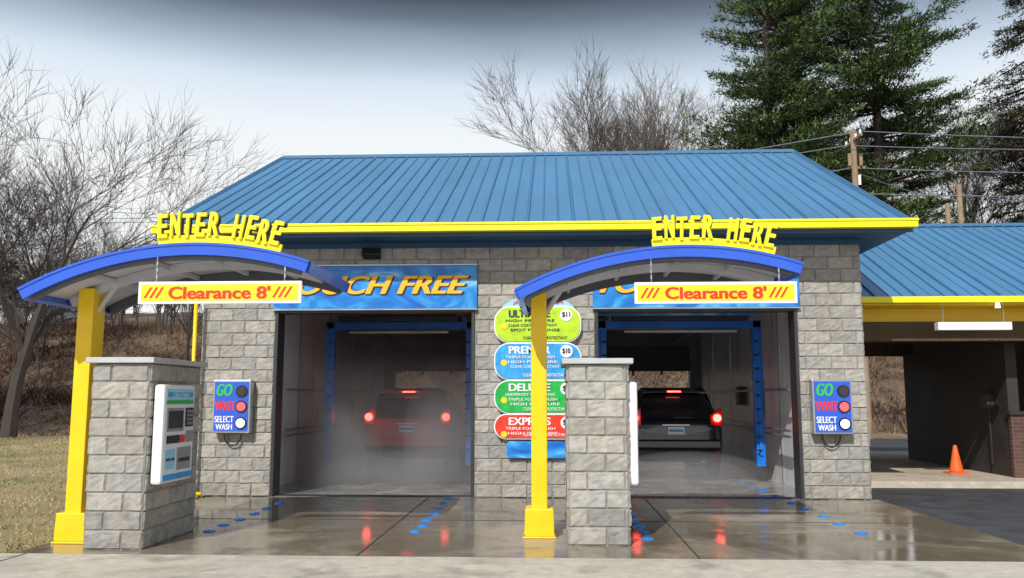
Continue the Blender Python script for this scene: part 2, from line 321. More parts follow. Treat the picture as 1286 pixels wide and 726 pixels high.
put(bm[3],'bare_tree',30,60,1.0,.4); put(bm[1],'bare_tree',27.0,56,1.05,4); put(bm[1],'bare_tree',24.5,66,1.2,1.2); put(bm[0],'bare_tree',37,58,1.5,.2)
dt=emp('distant_trees',(-30,60,8))
for i in range(90):
    x=R.uniform(-58,-16); y=R.uniform(44,84)
    if x/y>-.42: x=-.42*y-R.uniform(0,16)
    o=put(bm[2+i%2],'distant_tree',x,y,R.uniform(.34,.7),R.uniform(0,6)); o.parent=dt; o.matrix_parent_inverse=Matrix.Translation(-dt.location)
for i in range(14):
    x=R.uniform(26,60); y=R.uniform(55,85); o=put(bm[2+i%2],'distant_tree',x,y,R.uniform(.6,1.0),R.uniform(0,6)); o.parent=dt; o.matrix_parent_inverse=Matrix.Translation(-dt.location)
def pine(name,x,y,H,Rm,seed,k,z0=.2,droop=0.,nl=46,prof=None,ll=1.,step=1.):
    rr=random.Random(seed); rs=np.random.RandomState(seed); base=hgt(x,y)-.2; e=emp(name,(x,y,base)); mb=MB()
    mb.tube([(x+rr.gauss(0,.08),y,base+H*i/8) for i in range(9)],[.42*(1-i/8.6) for i in range(9)],8,'pinebark')
    C=[];S=[];B=[];A=[]
    z=H*z0
    while z<H*.985:
        tt=(z/H-z0)/(1-z0); pr=(1-tt)**.6*(.62+min(1,tt*3.5)*.38) if prof is None else prof(tt)
        wr=rr.uniform(.72,1.12)
        for j in range(rr.randint(4,6)):
            an=rr.uniform(0,6.283); L=Rm*pr*wr*rr.uniform(.5,1.2)+.3; rise=rr.uniform(-.02,.22)-droop
            p0=Vector((x,y,base+z+rr.gauss(0,.12))); dr=Vector((math.cos(an),math.sin(an),rise)); p1=p0+dr*L*.5-Vector((0,0,.04*L)); p2=p0+dr*L+Vector((0,0,.10*L*(1 if droop==0 else -.5)))
            mb.tube([p0,p1,p2],[.06+.012*L,.04,.015],4,'pinebark',cap=False)
            br=rr.uniform(.5,1.35)
            nsp=max(2,int(L*2.0)); sd=Vector((-dr.y,dr.x,0))
            for q in range(nsp):
                f=(q+rr.random())/nsp*.8+.25; pc=p0.lerp(p1,f*2) if f<.5 else p1.lerp(p2,(f-.5)*2)
                for s_ in(-1,1):
                    ls=(1.05-f*.75)*L*.42*rr.uniform(.4,1.1)
                    for u in range(max(1,int(ls/.45))):
                        g_=(u+rr.random()*.8+.15)*.42
                        c_=pc+(sd*s_+dr*.55).normalized()*g_+Vector((0,0,rr.gauss(0,.07)+.06*g_))
                        C.append(tuple(c_)); S.append(rr.uniform(.24,.44)); B.append(br*rr.uniform(.7,1.3)); A.append(tuple((sd*s_*.7+dr).normalized()))
        z+=rr.uniform(.38,.95)*step
    C=np.array(C);S=np.array(S);B=np.array(B);A=np.array(A); K=len(C); idx=np.repeat(np.arange(K),nl); n=K*nl
    of=rs.normal(size=(n,3))*np.array([1,1,.38]); P=C[idx]+of*S[idx][:,None]*.7
    D=A[idx]*.8+rs.normal(size=(n,3))*.55+np.array([0,0,.45 if droop==0 else -.3]); D/=np.linalg.norm(D,axis=1)[:,None]
    g=(B[idx]*(.7+.6*rs.rand(n))*(1+.35*np.clip(of[:,2]/.38,-1.5,1.5)))[:,None]; T=np.clip(g,.12,2.4)*np.array([1,1,1])+np.clip(g-.9,0,1.2)*np.array([1.1,.7,.05])  # clump tops lighter and yellower, undersides darker: highlights and shade painted into tint
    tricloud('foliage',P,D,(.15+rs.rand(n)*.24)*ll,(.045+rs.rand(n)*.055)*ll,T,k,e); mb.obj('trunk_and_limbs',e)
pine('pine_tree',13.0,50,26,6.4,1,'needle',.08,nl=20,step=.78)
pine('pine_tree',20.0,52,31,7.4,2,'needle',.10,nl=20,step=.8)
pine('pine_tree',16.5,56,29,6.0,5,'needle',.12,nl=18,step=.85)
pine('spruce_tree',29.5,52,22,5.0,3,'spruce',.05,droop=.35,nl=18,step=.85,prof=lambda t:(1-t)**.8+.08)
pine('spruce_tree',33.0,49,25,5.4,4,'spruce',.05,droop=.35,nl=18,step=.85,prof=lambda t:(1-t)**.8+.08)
# ---------------------------------------------------------------- main building
B=emp('car_wash_building',(-.4,19.2,0))
XL,XR,YF,YB=-5.71,4.91,13.8,24.9
D1=(-4.50,-1.24); D2=(.69,3.89); DH=3.0
w_=MB()
for a,b in((XL,D1[0]),(D1[1],D2[0]),(D2[1],XR)):
    w_.box(a,b,YF,YF+.3,0,4.0,'mortar'); w_.box(a,b,YB-.3,YB,0,4.0,'mortar')
for a,b in(D1,D2):
    w_.box(a,b,YF,YF+.3,DH,4.0,'mortar'); w_.box(a,b,YB-.3,YB,DH,4.0,'mortar')
for a,b in((XL,XL+.9),(-.95,.4),(XR-.7,XR)): w_.box(a,b,YF+.3,YB-.3,0,4.0,'panel')
w_.obj('walls',B)
w_=MB(); blocks(w_,(XL,YF,0),(1,0,0),(0,-1,0),XL,D1[0]-XL,0,3.0,1); blocks(w_,(D1[1],YF,0),(1,0,0),(0,-1,0),D1[1],D2[0]-D1[1],0,3.0,2)
blocks(w_,(D2[1],YF,0),(1,0,0),(0,-1,0),D2[1],XR-D2[1],0,3.0,3); blocks(w_,(XL,YF,0),(1,0,0),(0,-1,0),XL,XR-XL,3.0,1.0,4)
blocks(w_,(XR,YF,0),(0,1,0),(1,0,0),YF,2.0,0,4.0,5)
w_.obj('split_face_blocks',B)
w_=MB()
w_.box(XL+.9,-.95,YF+.3,YB-.3,3.45,3.55,'ceil'); w_.box(.4,XR-.7,YF+.3,YB-.3,3.45,3.55,'ceil')
w_.box(-4.82,-.94,YF+.29,YB-.29,-.02,.002,'bay') ; w_.box(.39,4.22,YF+.29,YB-.29,-.02,.002,'bay')
for a,b in(D1,D2):
    w_.box(a,b,13.78,14.09,-.02,.001,'bay'); w_.box(a,b,24.61,25.2,-.02,.001,'slab')
w_.obj('bay_floor_and_ceiling',B)
w_=MB()
for a,b in(D1,D2):
    w_.box(a+.001,a+.05,YF-.025,YF+.33,0,DH-.002,'dark'); w_.box(b-.05,b-.001,YF-.025,YF+.33,0,DH-.002,'dark'); w_.box(a+.05,b-.05,YF-.02,YF+.32,DH-.07,DH-.002,'dark')
    w_.box(a-.05,a+.02,YF+.33,YF+.4,0,3.2,'galv'); w_.box(b-.02,b+.05,YF+.33,YF+.4,0,3.2,'galv')
    w_.box(a+.05,b-.05,YF+.05,YF+.22,.002,.012,'dark')
    w_.box(a,b,YB-.36,YB-.31,2.3,3.0,'dark')
    for xx in(a+.8,(a+b)/2,b-.8): w_.box(xx-.03,xx+.03,YB-.37,YB-.30,2.2,3.0,'dark')
    for xx in(a+.5,b-.5): w_.box(xx-.06,xx+.06,14.6,24,3.1,3.25,'galv')
    for yy in(15.5,18.5,21.5): w_.box(a+.1,b-.1,yy-.05,yy+.05,3.25,3.35,'dark')
w_.obj('door_frames_and_rails',B)
w_=MB()
for x,y in((-4.62,14.9),(4.02,14.9)):
    for z in(.9,1.0,1.7): w_.tube([(x,y,z),(x,24,z)],.022,6,'galv')
for y in(16.2,18.4,20.6,22.8):
    for x in(-4.8,4.19): w_.box(x,x+.02,y-.02,y+.02,.02,3.4,'galv')
w_.box(4.02,4.19,17.4,17.9,1.2,1.9,'white'); w_.box(4.04,4.19,19,19.3,1.4,1.8,'dark')
w_.obj('bay_pipework',B)
w_=MB(); w_.box(D2[0]+.1,D2[1]-.4,14.5,14.53,2.93,3.3,'signblue'); 
for i in range(16): w_.tube([(D2[0]+.2+i*.17,14.47,2.98+.1*(i%3)),(D2[0]+.32+i*.17,14.47,3.0+.1*((i+1)%3))],.035,6,'menured' if i%2 else 'sky')
w_.obj('bay_header_print',B)
# roof
EY,EZ,RY,RZ=13.1,4.22,19.2,7.1; EXL,EXR=-6.19,5.45
w_=MB()
def slab(x0,x1,ya,za,yb,zb,k,th=.05):
    w_.hexa([(x0,ya,za-th),(x1,ya,za-th),(x1,yb,zb-th),(x0,yb,zb-th),(x0,ya,za),(x1,ya,za),(x1,yb,zb),(x0,yb,zb)],k)
slab(EXL,EXR,EY,EZ,RY,RZ,'roof'); slab(EXL,EXR,2*RY-EY,EZ,RY+.001,RZ,'roof')
def ribs(x0,x1,ya,za,yb,zb,step=.3):
    n=int((x1-x0)/step)
    for i in range(n+1):
        x=x0+.03+(x1-x0-.06)*i/n; big=1 if i%3==0 else .6
        h=.034*big; b=.028*big; c=.012*big
        w_.hexa([(x-b,ya,za+.001),(x+b,ya,za+.001),(x+b,yb,zb+.001),(x-b,yb,zb+.001),(x-c,ya,za+h),(x+c,ya,za+h),(x+c,yb,zb+h),(x-c,yb,zb+h)],'roofseam')
        if i%3==0:
            r2=random.Random(i); f=r2.uniform(.4,.6)
            y1=ya+(yb-ya)*f; z1=za+(zb-za)*f
            w_.hexa([(x+b,ya,za+.002),(x+b+.22,ya,za+.002),(x+b+.22,y1,z1+.002),(x+b,y1,z1+.002),(x+b,ya,za+.008),(x+b+.2,ya,za+.008),(x+b+.2,y1,z1+.008),(x+b,y1,z1+.008)],'roof') if x<x1-.4 else None
ribs(EXL,EXR,EY-.01,EZ,RY,RZ,.24)
slab(EXL-.03,EXR+.03,RY-.22,RZ-.065,RY,RZ+.05,'roofseam',.02); slab(EXL-.03,EXR+.03,RY+.22,RZ-.065,RY+.001,RZ+.05,'roofseam',.02)
for xa,xb in((EXL-.035,EXL),(EXR,EXR+.035)):
    slab(xa,xb,EY-.02,EZ+.03,RY,RZ+.045,'roofseam',.2); slab(xa,xb,2*RY-EY,EZ+.03,RY+.001,RZ+.045,'roofseam',.2)
w_.obj('metal_roof',B)
w_=MB()
w_.box(EXL,EXR,EY,YF-.03,4.075,4.10,'bluetrim'); w_.box(XL-.02,XR+.02,YF-.029,YF+.1,3.985,4.14,'bluetrim')
w_.box(EXL,EXR,EY-.02,EY,4.05,4.17,'bluetrim')
w_.box(XR+.02,EXR,YF-.03,2*RY-EY-.7,4.075,4.10,'bluetrim'); w_.box(EXL,XL-.02,YF-.03,2*RY-EY-.7,4.075,4.10,'bluetrim')
for x in(XL,XR): w_.poly([(x,YF,4.0),(x,YB,4.0),(x,RY,RZ-.2)],'bluetrim')
w_.obj('soffit_and_frieze',B)
w_=MB(); w_.box(EXL-.06,EXR+.06,EY-.15,EY-.02,4.105,4.225,'yellow2'); w_.box(EXL-.07,EXR+.07,EY-.165,EY-.15,4.2,4.24,'yellow2'); w_.obj('gutter',B,bevel=.008)
w_=MB(); w_.hexa([(-3.08,YF-.16,3.86),(-2.78,YF-.16,3.86),(-2.78,YF-.02,3.8),(-3.08,YF-.02,3.8),(-3.08,YF-.12,3.98),(-2.78,YF-.12,3.98),(-2.78,YF-.02,3.98),(-3.08,YF-.02,3.98)],'black'); w_.obj('wall_lamp',B,bevel=.01)
w_=MB(); w_.tube([(XL-.02,13.55,0),(XL-.02,13.55,3.2)],.03,10,'yellow'); w_.tube([(XL-.02,13.55,.06),(XL+.2,13.55,.06)],.03,10,'yellow'); w_.obj('yellow_pipe',None,smooth=True)
for (a,b),nm in((D1,'door_sign'),(D2,'door_sign')):
    e=emp(nm,((a+b)/2,YF-.04,3.35)); s=MB(); s.box(a-.03,b+.04,YF-.075,YF-.028,2.985,3.69,'signblue'); s.obj('panel',e,bevel=.01)
    s=MB(); s.box(a-.04,b+.05,YF-.085,YF-.03,2.965,2.984,'galv'); s.box(a-.04,b+.05,YF-.085,YF-.03,3.691,3.71,'galv'); s.obj('frame',e)
    btext('TOUCH FREE',((a+b)/2+.015,YF-.08,3.355),3.12,.32,'navy',e,'letter_shadow',d=.022,ext=.001,off=.01,shear=.35); btext('TOUCH FREE',((a+b)/2,YF-.088,3.37),3.08,.30,'orange',e,'lettering',d=.015,ext=.001,off=.008,shear=.35)
# ---------------------------------------------------------------- annex
A=emp('self_serve_bay_building',(9,19.9,0)); w_=MB()
aE,aZ,aR,aRZ=15.3,3.32,19.9,5.5
slab(4.93,18,aE,aZ,aR,aRZ,'roof'); slab(4.93,18,2*aR-aE,aZ,aR+.001,aRZ,'roof'); ribs(4.93,18,aE-.01,aZ,aR,aRZ,.24); slab(4.93,18,aR-.2,aRZ-.05,aR,aRZ+.04,'roofseam',.02)
w_.obj('metal_roof',A)
w_=MB(); w_.box(4.93,18,aE-.12,aE-.01,3.2,3.31,'yellow2'); w_.obj('gutter',A,bevel=.008)
w_=MB(); w_.box(4.93,18,15.95,16.05,2.93,3.25,'yellow'); w_.box(4.93,18,15.85,16.15,2.58,2.925,'brown'); w_.box(4.93,18,aE,15.95,3.17,3.2,'yellow')
w_.box(4.93,18,16.15,24.3,2.93,3.0,'brown'); w_.box(4.93,18,22.6,22.8,2.62,2.93,'brown')
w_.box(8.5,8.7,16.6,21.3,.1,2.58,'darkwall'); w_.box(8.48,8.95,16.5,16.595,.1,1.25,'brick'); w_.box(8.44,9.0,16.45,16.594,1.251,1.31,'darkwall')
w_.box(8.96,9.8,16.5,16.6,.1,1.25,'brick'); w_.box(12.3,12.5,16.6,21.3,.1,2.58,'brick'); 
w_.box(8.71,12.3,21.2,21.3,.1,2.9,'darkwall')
w_.obj('walls_and_beams',A)
w_=MB(); w_.box(4.93,18,15.7,24.5,-.1,.10,'slab'); w_.obj('floor_slab',A,bevel=.01)
w_=MB(); w_.box(6.74,8.0,15.3,15.45,2.73,2.87,'white'); 
for x in(6.86,7.9): w_.tube([(x,15.37,2.87),(x,15.37,3.19)],.008,5,'galv')
w_.obj('tube_light_fixture',A,bevel=.008)
w_=MB(); w_.tube([(7.7,15.15,3.19),(7.7,15.15,3.10)],[.03,.045],10,'lampwhite'); w_.obj('soffit_lamp',A)
w_=MB(); w_.box(8.36,8.49,17.1,17.35,1.35,1.62,'dark'); w_.tube([(8.44,17.2,1.34),(8.44,17.2,.3)],.02,6,'dark'); w_.obj('coin_box',A)
e=emp('traffic_cone',(7.84,17.4,.1)); w_=MB()
w_.tube([(7.84,17.4,.13),(7.84,17.4,.16),(7.84,17.4,.62),(7.84,17.4,.64)],[.13,.125,.035,.03],20,'cone'); w_.obj('cone_body',e,smooth=True)
w_=MB(); w_.box(7.65,8.03,17.21,17.59,.102,.13,'cone'); w_.obj('base_plate',e,bevel=.01)
# ---------------------------------------------------------------- pay stations (piers)
def pier(x0,x1,y0,y1,seed):
    e=emp('block_pier',((x0+x1)/2,(y0+y1)/2,0)); w=MB(); w.box(x0+.016,x1-.016,y0+.016,y1-.016,0,1.92,'mortar'); w.obj('core',e)
    w=MB(); blocks(w,(x0+.016,y0+.016,0),(1,0,0),(0,-1,0),.0,x1-x0-.032,0,1.92,seed,.192,.4); blocks(w,(x1-.016,y0+.016,0),(0,1,0),(1,0,0),.2,y1-y0-.032,0,1.92,seed+1,.192,.4)
    blocks(w,(x0+.016,y1-.016,0),(0,-1,0),(-1,0,0),.2,y1-y0-.032,0,1.92,seed+2,.192,.4); w.obj('split_face_blocks',e)
    w=MB(); w.box(x0-.05,x1+.05,y0-.05,y1+.05,1.925,1.985,'cap'); w.obj('stone_cap',e,bevel=.008)
    return e
def kiosk(x,y0,y1,z0=.65,z1=1.70):
    e=emp('pay_station',(x,(y0+y1)/2,1.1)); w=MB(); w.box(x+.012,x+.13,y0,y1,z0,z1,'white'); w.obj('housing',e,bevel=.03)
    f=x+.13; w=MB(); W=y1-y0
    def p(a,b,c,d,k,t=.006): w.box(f-.004,f+t,y0+a*W,y0+b*W,z0+c*1.05,z0+d*1.05,k)
    p(.08,.92,.80,.955,'sky',.004); p(.08,.92,.80,.84,'menugreen',.007); p(.10,.9,.875,.92,'menublue',.006)
    p(.1,.62,.52,.76,'galv',.008); p(.14,.58,.55,.73,'screen',.012); p(.68,.92,.56,.76,'black',.012); p(.7,.9,.40,.52,'galv',.02)
    p(.12,.5,.40,.48,'black',.015); p(.55,.64,.40,.48,'menured',.02); p(.1,.4,.14,.34,'sky',.004); p(.45,.9,.12,.35,'galv',.008); p(.5,.85,.2,.24,'black',.012); p(.05,.95,.03,.09,'menublue',.005)
    for i in range(4):
        for j in range(3): w.box(f+.012,f+.02,y0+(.71+.06*j)*W,y0+(.75+.06*j)*W,z0+.61+.045*i,z0+.64+.045*i,'galv')
    w.obj('controls',e)
    rm=Matrix.Rotation(math.pi/2,4,'Z')@Matrix.Rotation(math.pi/2,4,'X')
    text('CAR WASH',(f+.008,(y0+y1)/2,z0+.94),.5*W,.04,'white',e,rot=rm,ext=.001); text('INSERT CARD',(f+.008,y0+.25*W,z0+.25),.26*W,.03,'navy',e,rot=rm,ext=.001)
pier(-4.88,-4.24,8.95,10.3,10); kiosk(-4.24,9.02,9.82)
pier(.16,.83,9.42,10.77,20); kiosk(.80,9.5,10.3,.62,1.73)
# ---------------------------------------------------------------- canopies
def canopy(xa,za,xb,zb,yf,yb,cx,cy,sx0,seed):
    e=emp('entrance_canopy',(cx,cy,0))
    ch=math.hypot(xb-xa,zb-za); sg=.315; Rr=(ch/2)**2/(2*sg)+sg/2; mxp=Vector(((xa+xb)/2,(za+zb)/2)); dv=Vector((xb-xa,zb-za)).normalized(); nv=Vector((-dv.y,dv.x)); c=mxp-nv*(Rr-sg)
    ha=math.asin(ch/2/Rr); a0=math.atan2(dv.y,dv.x)
    def pt(t,r=0): th=math.pi/2+a0+ha*(1-2*t); return (c.x+(Rr+r)*math.cos(th),c.y+(Rr+r)*math.sin(th))
    def tang(t): return a0+ha*(1-2*t)
    def arc(w,r0,r1,y0,y1,k,t0=0,t1=1,n=28):
        for i in range(n):
            ta=t0+(t1-t0)*i/n; tb=t0+(t1-t0)*(i+1)/n; p=[pt(ta,r0),pt(tb,r0),pt(ta,r1),pt(tb,r1)]
            w.hexa([(p[0][0],y0,p[0][1]),(p[1][0],y0,p[1][1]),(p[1][0],y1,p[1][1]),(p[0][0],y1,p[0][1]),(p[2][0],y0,p[2][1]),(p[3][0],y0,p[3][1]),(p[3][0],y1,p[3][1]),(p[2][0],y1,p[2][1])],k)
    w=MB(); arc(w,-.04,-.02,yf+.05,yb-.05,'under'); w.obj('roof_sheet',e)
    w=MB(); arc(w,-.12,.0,yf,yf+.05,'canblue'); arc(w,-.02,.006,yf-.012,yb+.012,'canblue'); arc(w,-.12,.0,yb-.05,yb,'canblue'); arc(w,-.12,.0,yf+.052,yb-.052,'canblue',-.006,.012,1); arc(w,-.12,.0,yf+.052,yb-.052,'canblue',.988,1.006,1); w.obj('blue_rim',e)
    w=MB()
    for y in(yf+.062,yb-.12): arc(w,-.16,-.045,y,y+.05,'ribgray',.02,.98)
    ym=cy; arc(w,-.14,-.045,ym-.04,ym+.04,'under',.02,.98)
    for t in(.2,.4,.6,.8):
        p=pt(t,-.075); w.box(p[0]-.02,p[0]+.02,yf+.12,yb-.13,p[1]-.025,p[1]+.025,'under')
    w.obj('ribs',e)
    tc=(cx-xa)/(xb-xa); zt=pt(tc,-.05)[1]
    w=MB(); w.box(cx-.09,cx+.09,cy-.12,cy+.14,.02,zt,'yellow'); w.obj('column',e,bevel=.008)
    w=MB(); w.hexa([(cx-.17,cy-.17,.02),(cx+.17,cy-.17,.02),(cx+.17,cy+.2,.02),(cx-.17,cy+.2,.02),(cx-.16,cy-.165,.32),(cx+.16,cy-.165,.32),(cx+.16,cy+.19,.32),(cx-.16,cy+.19,.32)],'yellow')
    w.box(cx-.19,cx+.19,cy-.19,cy+.22,.0,.02,'yellow'); w.obj('column_boot',e,bevel=.012)
    w=MB()
    for dx,dy in((-.155,-.155),(.155,-.155),(-.155,.185),(.155,.185)): w.tube([(cx+dx*1.12,cy+dy*1.1,.02),(cx+dx*1.12,cy+dy*1.1,.045)],.014,6,'galv')
    w.tube([(cx,cy+.02,zt-.35),(cx+.28,cy+.02,pt(tc+.1,-.1)[1])],.03,8,'under'); w.obj('brace_and_bolts',e)
    L=emp('enter_here_sign',(pt(.7)[0],yf,pt(.7)[1])); w=MB(); arc(w,.007,.085,yf-.01,yf+.03,'yellow2',.49,.90,16); w.obj('base_strip',L)
    s='ENTER HERE'; n=len(s); step=(.895-.49)/n
    for i,chh in enumerate(s):
        if chh==' ': continue
        t_=.49+step*(i+.5); p=pt(t_,.19+.012*math.sin(i*2.1)); rm=Matrix.Rotation(-tang(t_),4,'Y')@Matrix.Rotation(math.pi/2,4,'X')
        text(chh,(p[0]+.012,yf+.012,p[1]-.012),.128,.26,'navy',L,'letter_shadow',.012,.02,.1,rot=rm)
        for dd in(-.006,.006): text(chh,(p[0]+dd,yf-.02-abs(dd+.006)*.1,p[1]),.104,.25,'yellow2',L,'letter',.018,.012,.1,rot=rm)
    zc=(2.63 if seed==1 else 2.66); S=emp('clearance_sign',(sx0+.85,yf+.02,zc)); w=MB(); w.box(sx0,sx0+1.7,yf,yf+.03,zc-.115,zc+.115,'white'); w.obj('board',S,bevel=.004)
    w=MB(); w.box(sx0+.03,sx0+1.67,yf-.004,yf-.0005,zc-.085,zc+.085,'signyel')
    for xx in(sx0+.06,sx0+.12,sx0+.18,sx0+1.40,sx0+1.46,sx0+1.52):
        w.poly([(xx,yf-.007,zc-.055),(xx+.024,yf-.007,zc-.055),(xx+.09,yf-.007,zc+.055),(xx+.066,yf-.007,zc+.055)],'red')
    w.obj('face',S); btext("Clearance 8'",(sx0+.85,yf-.008,zc-.002),1.06,.13,'red',S,'lettering',d=.006,ext=.001,off=.006)
    w=MB()
    for xx in(sx0+.18,sx0+1.52):
        t_=(xx-xa)/(xb-xa); zt2=pt(t_,-.12)[1]; k=int((zt2-zc-.115)/.035)
        for i in range(k+1):
            z=zc+.115+i*.035; 
            if i%2: w.box(xx-.008,xx+.008,yf+.012,yf+.017,z,z+.04,'galv')
            else: w.box(xx-.003,xx+.003,yf+.006,yf+.023,z,z+.04,'galv')
    w.obj('chains',S)
canopy(-5.53,2.68,-2.48,2.95,8.6,10.4,-5.21,9.46,-4.25,1)
canopy(-.39,2.71,2.66,2.97,9.1,10.9,-.15,10.05,.88,2)
# ---------------------------------------------------------------- menu boards on the centre pier
def capsule(w,x0,x1,z0,z1,y,th,k,n=10,rr=None):
    r=min((z1-z0)/2,rr or 9); pts=[]
    for cx,cz,a in((x1-r,z1-r,0),(x0+r,z1-r,90),(x0+r,z0+r,180),(x1-r,z0+r,270)):
        for i in range(n+1): an=math.radians(a+90*i/n); pts.append((cx+r*math.cos(an),cz+r*math.sin(an)))
    w.poly([(a,y,b) for a,b in pts][::-1],k)
    for i in range(len(pts)):
        a=pts[i]; b=pts[(i+1)%len(pts)]; w.poly([(a[0],y,a[1]),(b[0],y,b[1]),(b[0],y+th,b[1]),(a[0],y+th,a[1])],k)
mx0,mx1=-.90,.45
menus=[('limegreen','ULTIMATE','$11',2.99,2.45,'navy'),('menublue','PREMIER','$10',2.41,1.86,'white'),('menugreen','DELUXE','$8',1.82,1.33,'white'),('menured','EXPRESS','$7',1.29,.93,'white')]
fill=['SPOT FREE RINSE','UNDERBODY WASH & WAX','TRIPLE FOAM POLISH','HIGH PRESSURE','CLEAR COAT PROTECTANT']
for k,nm,pr,zt,zb,tk in menus:
    e=emp('wash_menu_sign',((mx0+mx1)/2,13.7,(zt+zb)/2)); w=MB(); capsule(w,mx0-.02,mx1+.02,zb-.02,zt+.02,13.69,.06,'white',rr=.24); capsule(w,mx0,mx1,zb,zt,13.675,.01,k,rr=.22)
    w.tube([(mx1-.22,13.672,zt-.12),(mx1-.22,13.665,zt-.12)],.10,20,'white'); w.obj('board',e)
    H=zt-zb; btext(nm,((mx0+mx1)/2-.13,13.668,zt-.10),.66,.12,tk,e,d=.006,ext=.001,off=.005); btext(pr,(mx1-.22,13.66,zt-.12),.13,.09,'navy',e,d=.004,ext=.001)
    for j in range(3 if H>.4 else 2):
        text(fill[(j+len(nm))%5],((mx0+mx1)/2-.12+.04*j,13.668,zt-.21-.075*j),.78,.042,tk,e,off=.008,ext=.002)
    text(fill[4],((mx0+mx1)/2+.12,13.668,zb+.055),.7,.045,'navy' if tk=='navy' else 'white',e,off=.01,ext=.002)
    w=MB(); w.tube([(mx0+.14,13.672,zt-.3),(mx0+.14,13.667,zt-.3)],.05,14,'signyel'); w.obj('badge',e)
e=emp('wash_menu_header_sign',(-.22,13.7,3.1)); w=MB()
pts=[(-.22+.60*math.cos(math.radians(a)),13.71,2.92+.27*math.sin(math.radians(a))) for a in range(0,181,12)]; w.poly(pts[::-1],'sky')
w.obj('board',e); text('JAKE\'S CAR WASH',(-.22,13.70,3.07),.8,.07,'red',e,off=.01)
e=emp('wash_menu_footer_sign',(-.2,13.7,.75)); w=MB(); capsule(w,-.72,.30,.62,.88,13.70,.05,'signblue',rr=.06); w.obj('board',e)
# ---------------------------------------------------------------- go / wait signal signs
for x0 in(-5.41,4.02):
    e=emp('wash_signal_sign',(x0+.3,13.7,1.42)); x1=x0+.61; w=MB(); w.box(x0,x1,13.60,13.77,1.0,1.84,'galv'); w.obj('cabinet',e,bevel=.012)
    w=MB(); w.box(x0+.03,x1-.03,13.592,13.601,1.03,1.81,'canblue')
    w.obj('face',e); w=MB()
    for z,k in((1.66,'dark'),(1.42,'sigred'),(1.16,'lampwhite')):
        w.tube([(x1-.14,13.592,z),(x1-.14,13.575,z)],.095,20,'black'); w.tube([(x1-.14,13.576,z),(x1-.14,13.568,z)],.07,20,k)
    w.obj('lamps',e)
    btext('GO',(x0+.19,13.59,1.68),.26,.19,'green',e,d=.01,ext=.001,shear=.2); btext('WAIT',(x0+.21,13.59,1.43),.34,.15,'red',e,d=.007,ext=.001); btext('SELECT',(x0+.2,13.59,1.22),.31,.10,'white',e,d=.004,ext=.001); btext('WASH',(x0+.2,13.59,1.10),.27,.09,'white',e,d=.004,ext=.001)
    w=MB(); w.tube([(x0+.3+.14*math.cos(a),13.72,.98+.14*math.sin(a)*1.3) for a in [math.pi+i*math.pi/8 for i in range(9)]],.012,6,'black'); w.obj('conduit_loop',e)
# ---------------------------------------------------------------- floor marker buttons
for nm,X,ys_ in(('lane_marker_buttons',-4.05,(10.2,10.7,11.2,11.75,12.3,12.9)),('lane_marker_buttons',-1.6,(10.3,10.75,11.25,11.8,12.4,13.0,13.6)),('lane_marker_buttons',1.05,(9.9,10.4,10.8,11.3,12.,12.8)),('lane_marker_buttons',3.55,(10.4,11.1,11.8,12.6,13.3,14.2,15.,15.8,16.6,17.4))):
    w=MB()
    for y in ys_: xx=X+R.uniform(-.02,.02); w.tube([(xx,y,.001),(xx,y,.012),(xx,y,.022)],[.075,.065,.03],16,'dot')
    w.obj(nm)
# ---------------------------------------------------------------- wash gantries
for a,b in((-4.25,-1.55),(.95,3.85)):
    e=emp('wash_arch',((a+b)/2,16.4,0)); w=MB(); gy=16.4
    for x in(a,b):
        w.box(x-.08,x+.08,gy-.1,gy+.1,.3,3.0,'armblue'); w.box(x-.03,x+.03,gy-.14,gy-.1,.5,2.8,'armblue')
        for i in range(9): w.tube([(x,gy-.14,.6+i*.25),(x+(.09 if x<(a+b)/2 else -.09),gy-.2,.6+i*.25)],.02,6,'dark')
    w.box(a-.07,b+.07,gy-.1,gy+.1,2.86,3.0,'armblue'); w.box(a+.2,b-.2,gy-.3,gy+.3,3.0,3.1,'dark'); w.tube([(a+.4,gy-.2,2.8),(b-.4,gy-.2,2.8)],.04,8,'galv')
    w.obj('gantry',e,bevel=.01)
